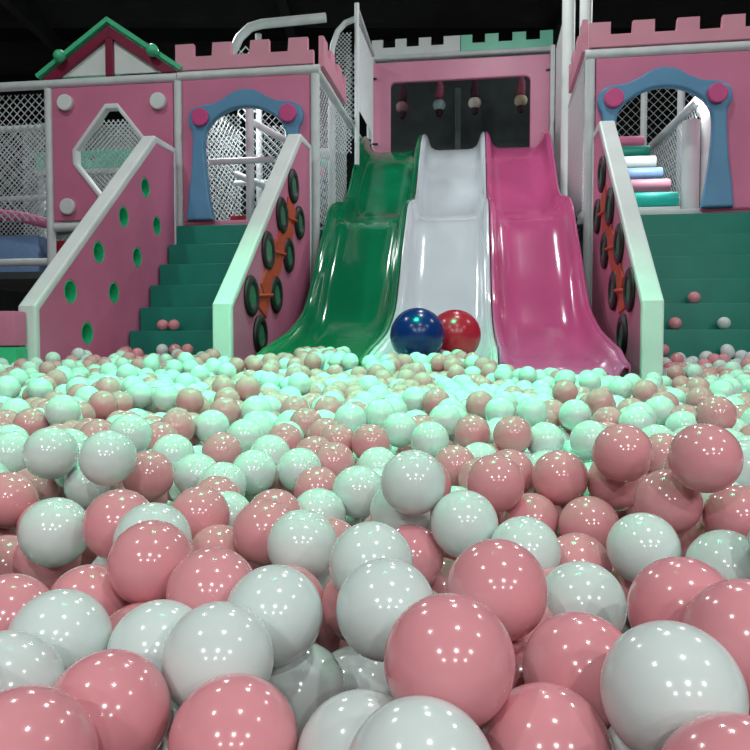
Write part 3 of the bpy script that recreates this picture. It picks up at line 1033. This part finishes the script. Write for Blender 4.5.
fz = np.maximum(0, surf(P[:, 1], P[:, 0]) - np.where(P[:, 1] < 2.2, 3.35, np.where(P[:, 1] < 3.8, 2.45, 1.5)) * LAY - R)
mob = np.ones(len(P)); mob[:nA] = 0.0
for it in range(90):
    P[nA:, 2] -= .0016 if it < 60 else 0.0004
    if it % 3 == 0:
        I, J = pairs(P, 2 * R * 1.25)
        ws = mob[I] + mob[J]
        ok = ws > 0
        I, J, ws = I[ok], J[ok], ws[ok]
    for sub in range(3):
        d = P[I] - P[J]
        l = np.sqrt((d * d).sum(1)) + 1e-9
        h_ = l < 2 * R
        i2, j2 = I[h_], J[h_]
        c = d[h_] / l[h_, None] * ((2 * R - l[h_]) / ws[h_] * .75)[:, None]
        cx = np.zeros_like(P)
        for k_ in range(3):
            cx[:, k_] = np.bincount(i2, c[:, k_] * mob[i2], len(P)) - np.bincount(j2, c[:, k_] * mob[j2], len(P))
        cnt = np.bincount(i2, minlength=len(P)) + np.bincount(j2, minlength=len(P))
        P += cx / np.maximum(1, cnt * .45)[:, None]
    B = P[nA:].copy()
    collide(B, fz[nA:])
    P[nA:] = B
# drop those still squeezed into another, or standing before the lens
bad = np.zeros(len(P), bool)
for rep in range(4):
    I, J = pairs(P, 2 * R * .955)
    for i_, j_ in zip(I, J):
        if not bad[i_] and not bad[j_]:
            bad[max(i_, j_)] = True
    break
bad |= np.sqrt(P[:, 0] ** 2 + P[:, 1] ** 2 + (P[:, 2] - HC) ** 2) < .17
bad |= (P[:, 2] > surf(P[:, 1], P[:, 0]) + .055) & (np.arange(len(P)) >= nA)
kp = ~bad
P = P[kp]; nA = int(kp[:nA].sum())
isA = np.arange(len(P)) < nA


def raster(P, sel, top=None):
    X, Y, D = project(P)
    rp = F_PX * R / D
    idb = np.full((750, 750), -1)
    for i in sel[np.argsort(-D[sel])]:
        r_ = rp[i]
        x0, x1, y0, y1 = int(max(0, X[i] - r_)), int(min(749, X[i] + r_ + 1)), int(max(0, Y[i] - r_)), int(min(749, Y[i] + r_ + 1))
        if D[i] < .05 or x0 >= x1 or y0 >= y1: continue
        gx, gy = np.meshgrid(np.arange(x0, x1 + 1), np.arange(y0, y1 + 1))
        m_ = (gx - X[i]) ** 2 + (gy - Y[i]) ** 2 < r_ * r_
        idb[gy[m_], gx[m_]] = i
    return idb


# loose balls may not hide the measured ones
idA = raster(P, np.arange(nA))
vis = np.bincount(idA[idA >= 0], minlength=len(P)).astype(float)
X, Y, D = project(P)
rp = F_PX * R / D
drop = np.zeros(len(P), bool)
for i in range(nA, len(P)):
    r_ = rp[i]
    x0, x1, y0, y1 = int(max(0, X[i] - r_)), int(min(749, X[i] + r_ + 1)), int(max(0, Y[i] - r_)), int(min(749, Y[i] + r_ + 1))
    if x0 >= x1 or y0 >= y1: continue
    gx, gy = np.meshgrid(np.arange(x0, x1 + 1), np.arange(y0, y1 + 1))
    m_ = (gx - X[i]) ** 2 + (gy - Y[i]) ** 2 < r_ * r_
    h_ = idA[gy[m_], gx[m_]]
    h_ = h_[h_ >= 0]
    for a_, n_ in zip(*np.unique(h_, return_counts=True)):
        if D[i] < D[a_] - .004 and n_ > .14 * vis[a_]:
            drop[i] = True
P = P[~drop]
pink = np.zeros(len(P), bool)
acol = np.array(acol)[kp[:len(acol)]]
pink[:nA] = acol
gx_ = P[nA:]
field = np.sin(gx_[:, 0] * 3.1 + 1.3) * np.sin(gx_[:, 1] * 2.7 + .4) + .6 * np.sin(gx_[:, 0] * 6.3 - gx_[:, 1] * 4.1)
pink[nA:] = rng.random(len(gx_)) < np.clip(.46 + .14 * field, .1, .9)

ids = raster(P, np.arange(len(P)))
area_ = np.bincount(ids[ids >= 0], minlength=len(P))
single = np.argsort(-area_)[:300]
X, Y, D = project(P)
rp = F_PX * R / D
ys_, xs_ = np.nonzero(ids >= 0)
flat = ids[ys_, xs_]
cxs = np.bincount(flat, xs_, len(P)) / np.maximum(area_, 1)
cys = np.bincount(flat, ys_, len(P)) / np.maximum(area_, 1)


def ball_mesh(name, m, seg, rings):
    me = finish(bm_sphere(R * .992, seg, rings))
    me.name = name
    me.materials.append(M[m])
    for p in me.polygons: p.use_smooth = True
    return me


ME = {True: ball_mesh('pink_ball_mesh', 'bpink', 48, 32), False: ball_mesh('white_ball_mesh', 'bwhite', 48, 32)}
used = set()
proto = {}


def word(i):
    return 'pink' if pink[i] else 'white'


def label_for(i):
    # the ball that covers most of this one's outline, if any
    th = np.linspace(0, 2 * PI, 40, endpoint=False)
    qx = np.clip((X[i] + rp[i] * .8 * np.cos(th)).astype(int), 0, 749)
    qy = np.clip((Y[i] + rp[i] * .8 * np.sin(th)).astype(int), 0, 749)
    q = ids[qy, qx]
    q = q[(q >= 0) & (q != i)]
    q = q[D[q] < D[i]]
    size = 'big ' if rp[i] > 44 else ('small ' if rp[i] < 17 else '')
    rel = ''
    if len(q):
        v, n = np.unique(q, return_counts=True)
        j = v[np.argmax(n)]
        if n.max() >= 5:
            rel = ' partly behind a %s%s ball' % ('bigger ' if rp[j] > 1.5 * rp[i] else '', word(j))
    if not rel and area_[i] > .93 * PI * rp[i] ** 2:
        rel = ' in full view'
    for f_ in ('%.0f', '%.1f'):
        t_ = '%s%s ball%s, %s%% across and %s%% down the picture' % (size, word(i), rel, f_ % (cxs[i] / 7.5), f_ % (cys[i] / 7.5))
        if t_ not in used: break
    used.add(t_)
    return t_


for i in single:
    i = int(i)
    c_ = bool(pink[i])
    if c_ not in proto:
        o = bpy.data.objects.new('pit_ball', ME[c_])
        proto[c_] = o
    else:
        o = proto[c_].copy()
    COL.objects.link(o)
    o.location = P[i]
    o.rotation_euler = (rng.random() * 6, rng.random() * 6, rng.random() * 6)
    tag(o, label_for(i), 'ball', 'balls in the ball pit')

# every other ball of the pit, as one body
rest = np.setdiff1d(np.arange(len(P)), single)
def ico(sub):
    bm = bmesh.new()
    bmesh.ops.create_icosphere(bm, subdivisions=sub, radius=R * .992)
    bm.verts.ensure_lookup_table()
    v = np.array([x.co[:] for x in bm.verts])
    f = np.array([[x.index for x in fc.verts] for fc in bm.faces])
    bm.free()
    return v, f


V, Fc, Mi, base = [], [], [], 0
for lod, sel in ((4, rest[(D[rest] < 1.6) & (area_[rest] > 0)]), (3, rest[(D[rest] >= 1.6) & (area_[rest] > 0)]), (2, rest[area_[rest] == 0])):
    v, f = ico(lod)
    n = len(sel)
    V.append((P[sel][:, None, :] + v[None]).reshape(-1, 3))
    Fc.append((f[None] + (np.arange(n) * len(v))[:, None, None]).reshape(-1, 3) + base)
    Mi.append(np.repeat(pink[sel].astype(np.int32), len(f)))
    base += n * len(v)
V, Fc, Mi = np.concatenate(V), np.concatenate(Fc), np.concatenate(Mi)
me = bpy.data.meshes.new('pit_balls')
me.vertices.add(len(V)); me.vertices.foreach_set('co', V.astype(np.float32).ravel())
me.loops.add(Fc.size); me.loops.foreach_set('vertex_index', Fc.astype(np.int32).ravel())
me.polygons.add(len(Fc)); me.polygons.foreach_set('loop_start', np.arange(0, Fc.size, 3, dtype=np.int32))
me.materials.append(M['bwhite']); me.materials.append(M['bpink'])
me.polygons.foreach_set('material_index', Mi)
me.polygons.foreach_set('use_smooth', np.ones(len(Fc), bool))
me.update(calc_edges=True)
o = bpy.data.objects.new('pit_balls', me)
COL.objects.link(o)
tag(o, 'the rest of the pink and white balls filling the pit towards the slides', 'balls', None, 'stuff')
print('BALLS', len(P), 'anchors', nA, 'single min area', area_[single].min(), 'stuff verts', len(V))

# balls that rolled onto the steps
STEP_BALLS = [(-.835, 5, -.82, True, 'small pink ball on the left stairs, left one of a pair'), (-.757, 5, -.82, True, 'small pink ball on the left stairs, right one of a pair'),
              (2.503, 4, -.67, True, 'small pink ball on the right stairs, the highest one'), (2.36, 5, -.82, True, 'small pink ball on the right stairs one step below the highest ball'),
              (2.633, 5, -.82, False, 'small white ball on the right stairs level with a pink one'),
              (2.608, 6, -.97, False, 'small white ball low on the right stairs just above the pit'),
              (2.261, 6, -.97, True, 'small pink ball low on the right stairs beside the ringed wall')]
for k_, (uu, st, ww, c_, lab) in enumerate(STEP_BALLS):
    o = proto[c_].copy()
    COL.objects.link(o)
    at_local(o, uu, ww, STEP_Z - RISE * st + R * .992 + .0005)
    tag(o, lab, 'ball', 'balls on the steps')
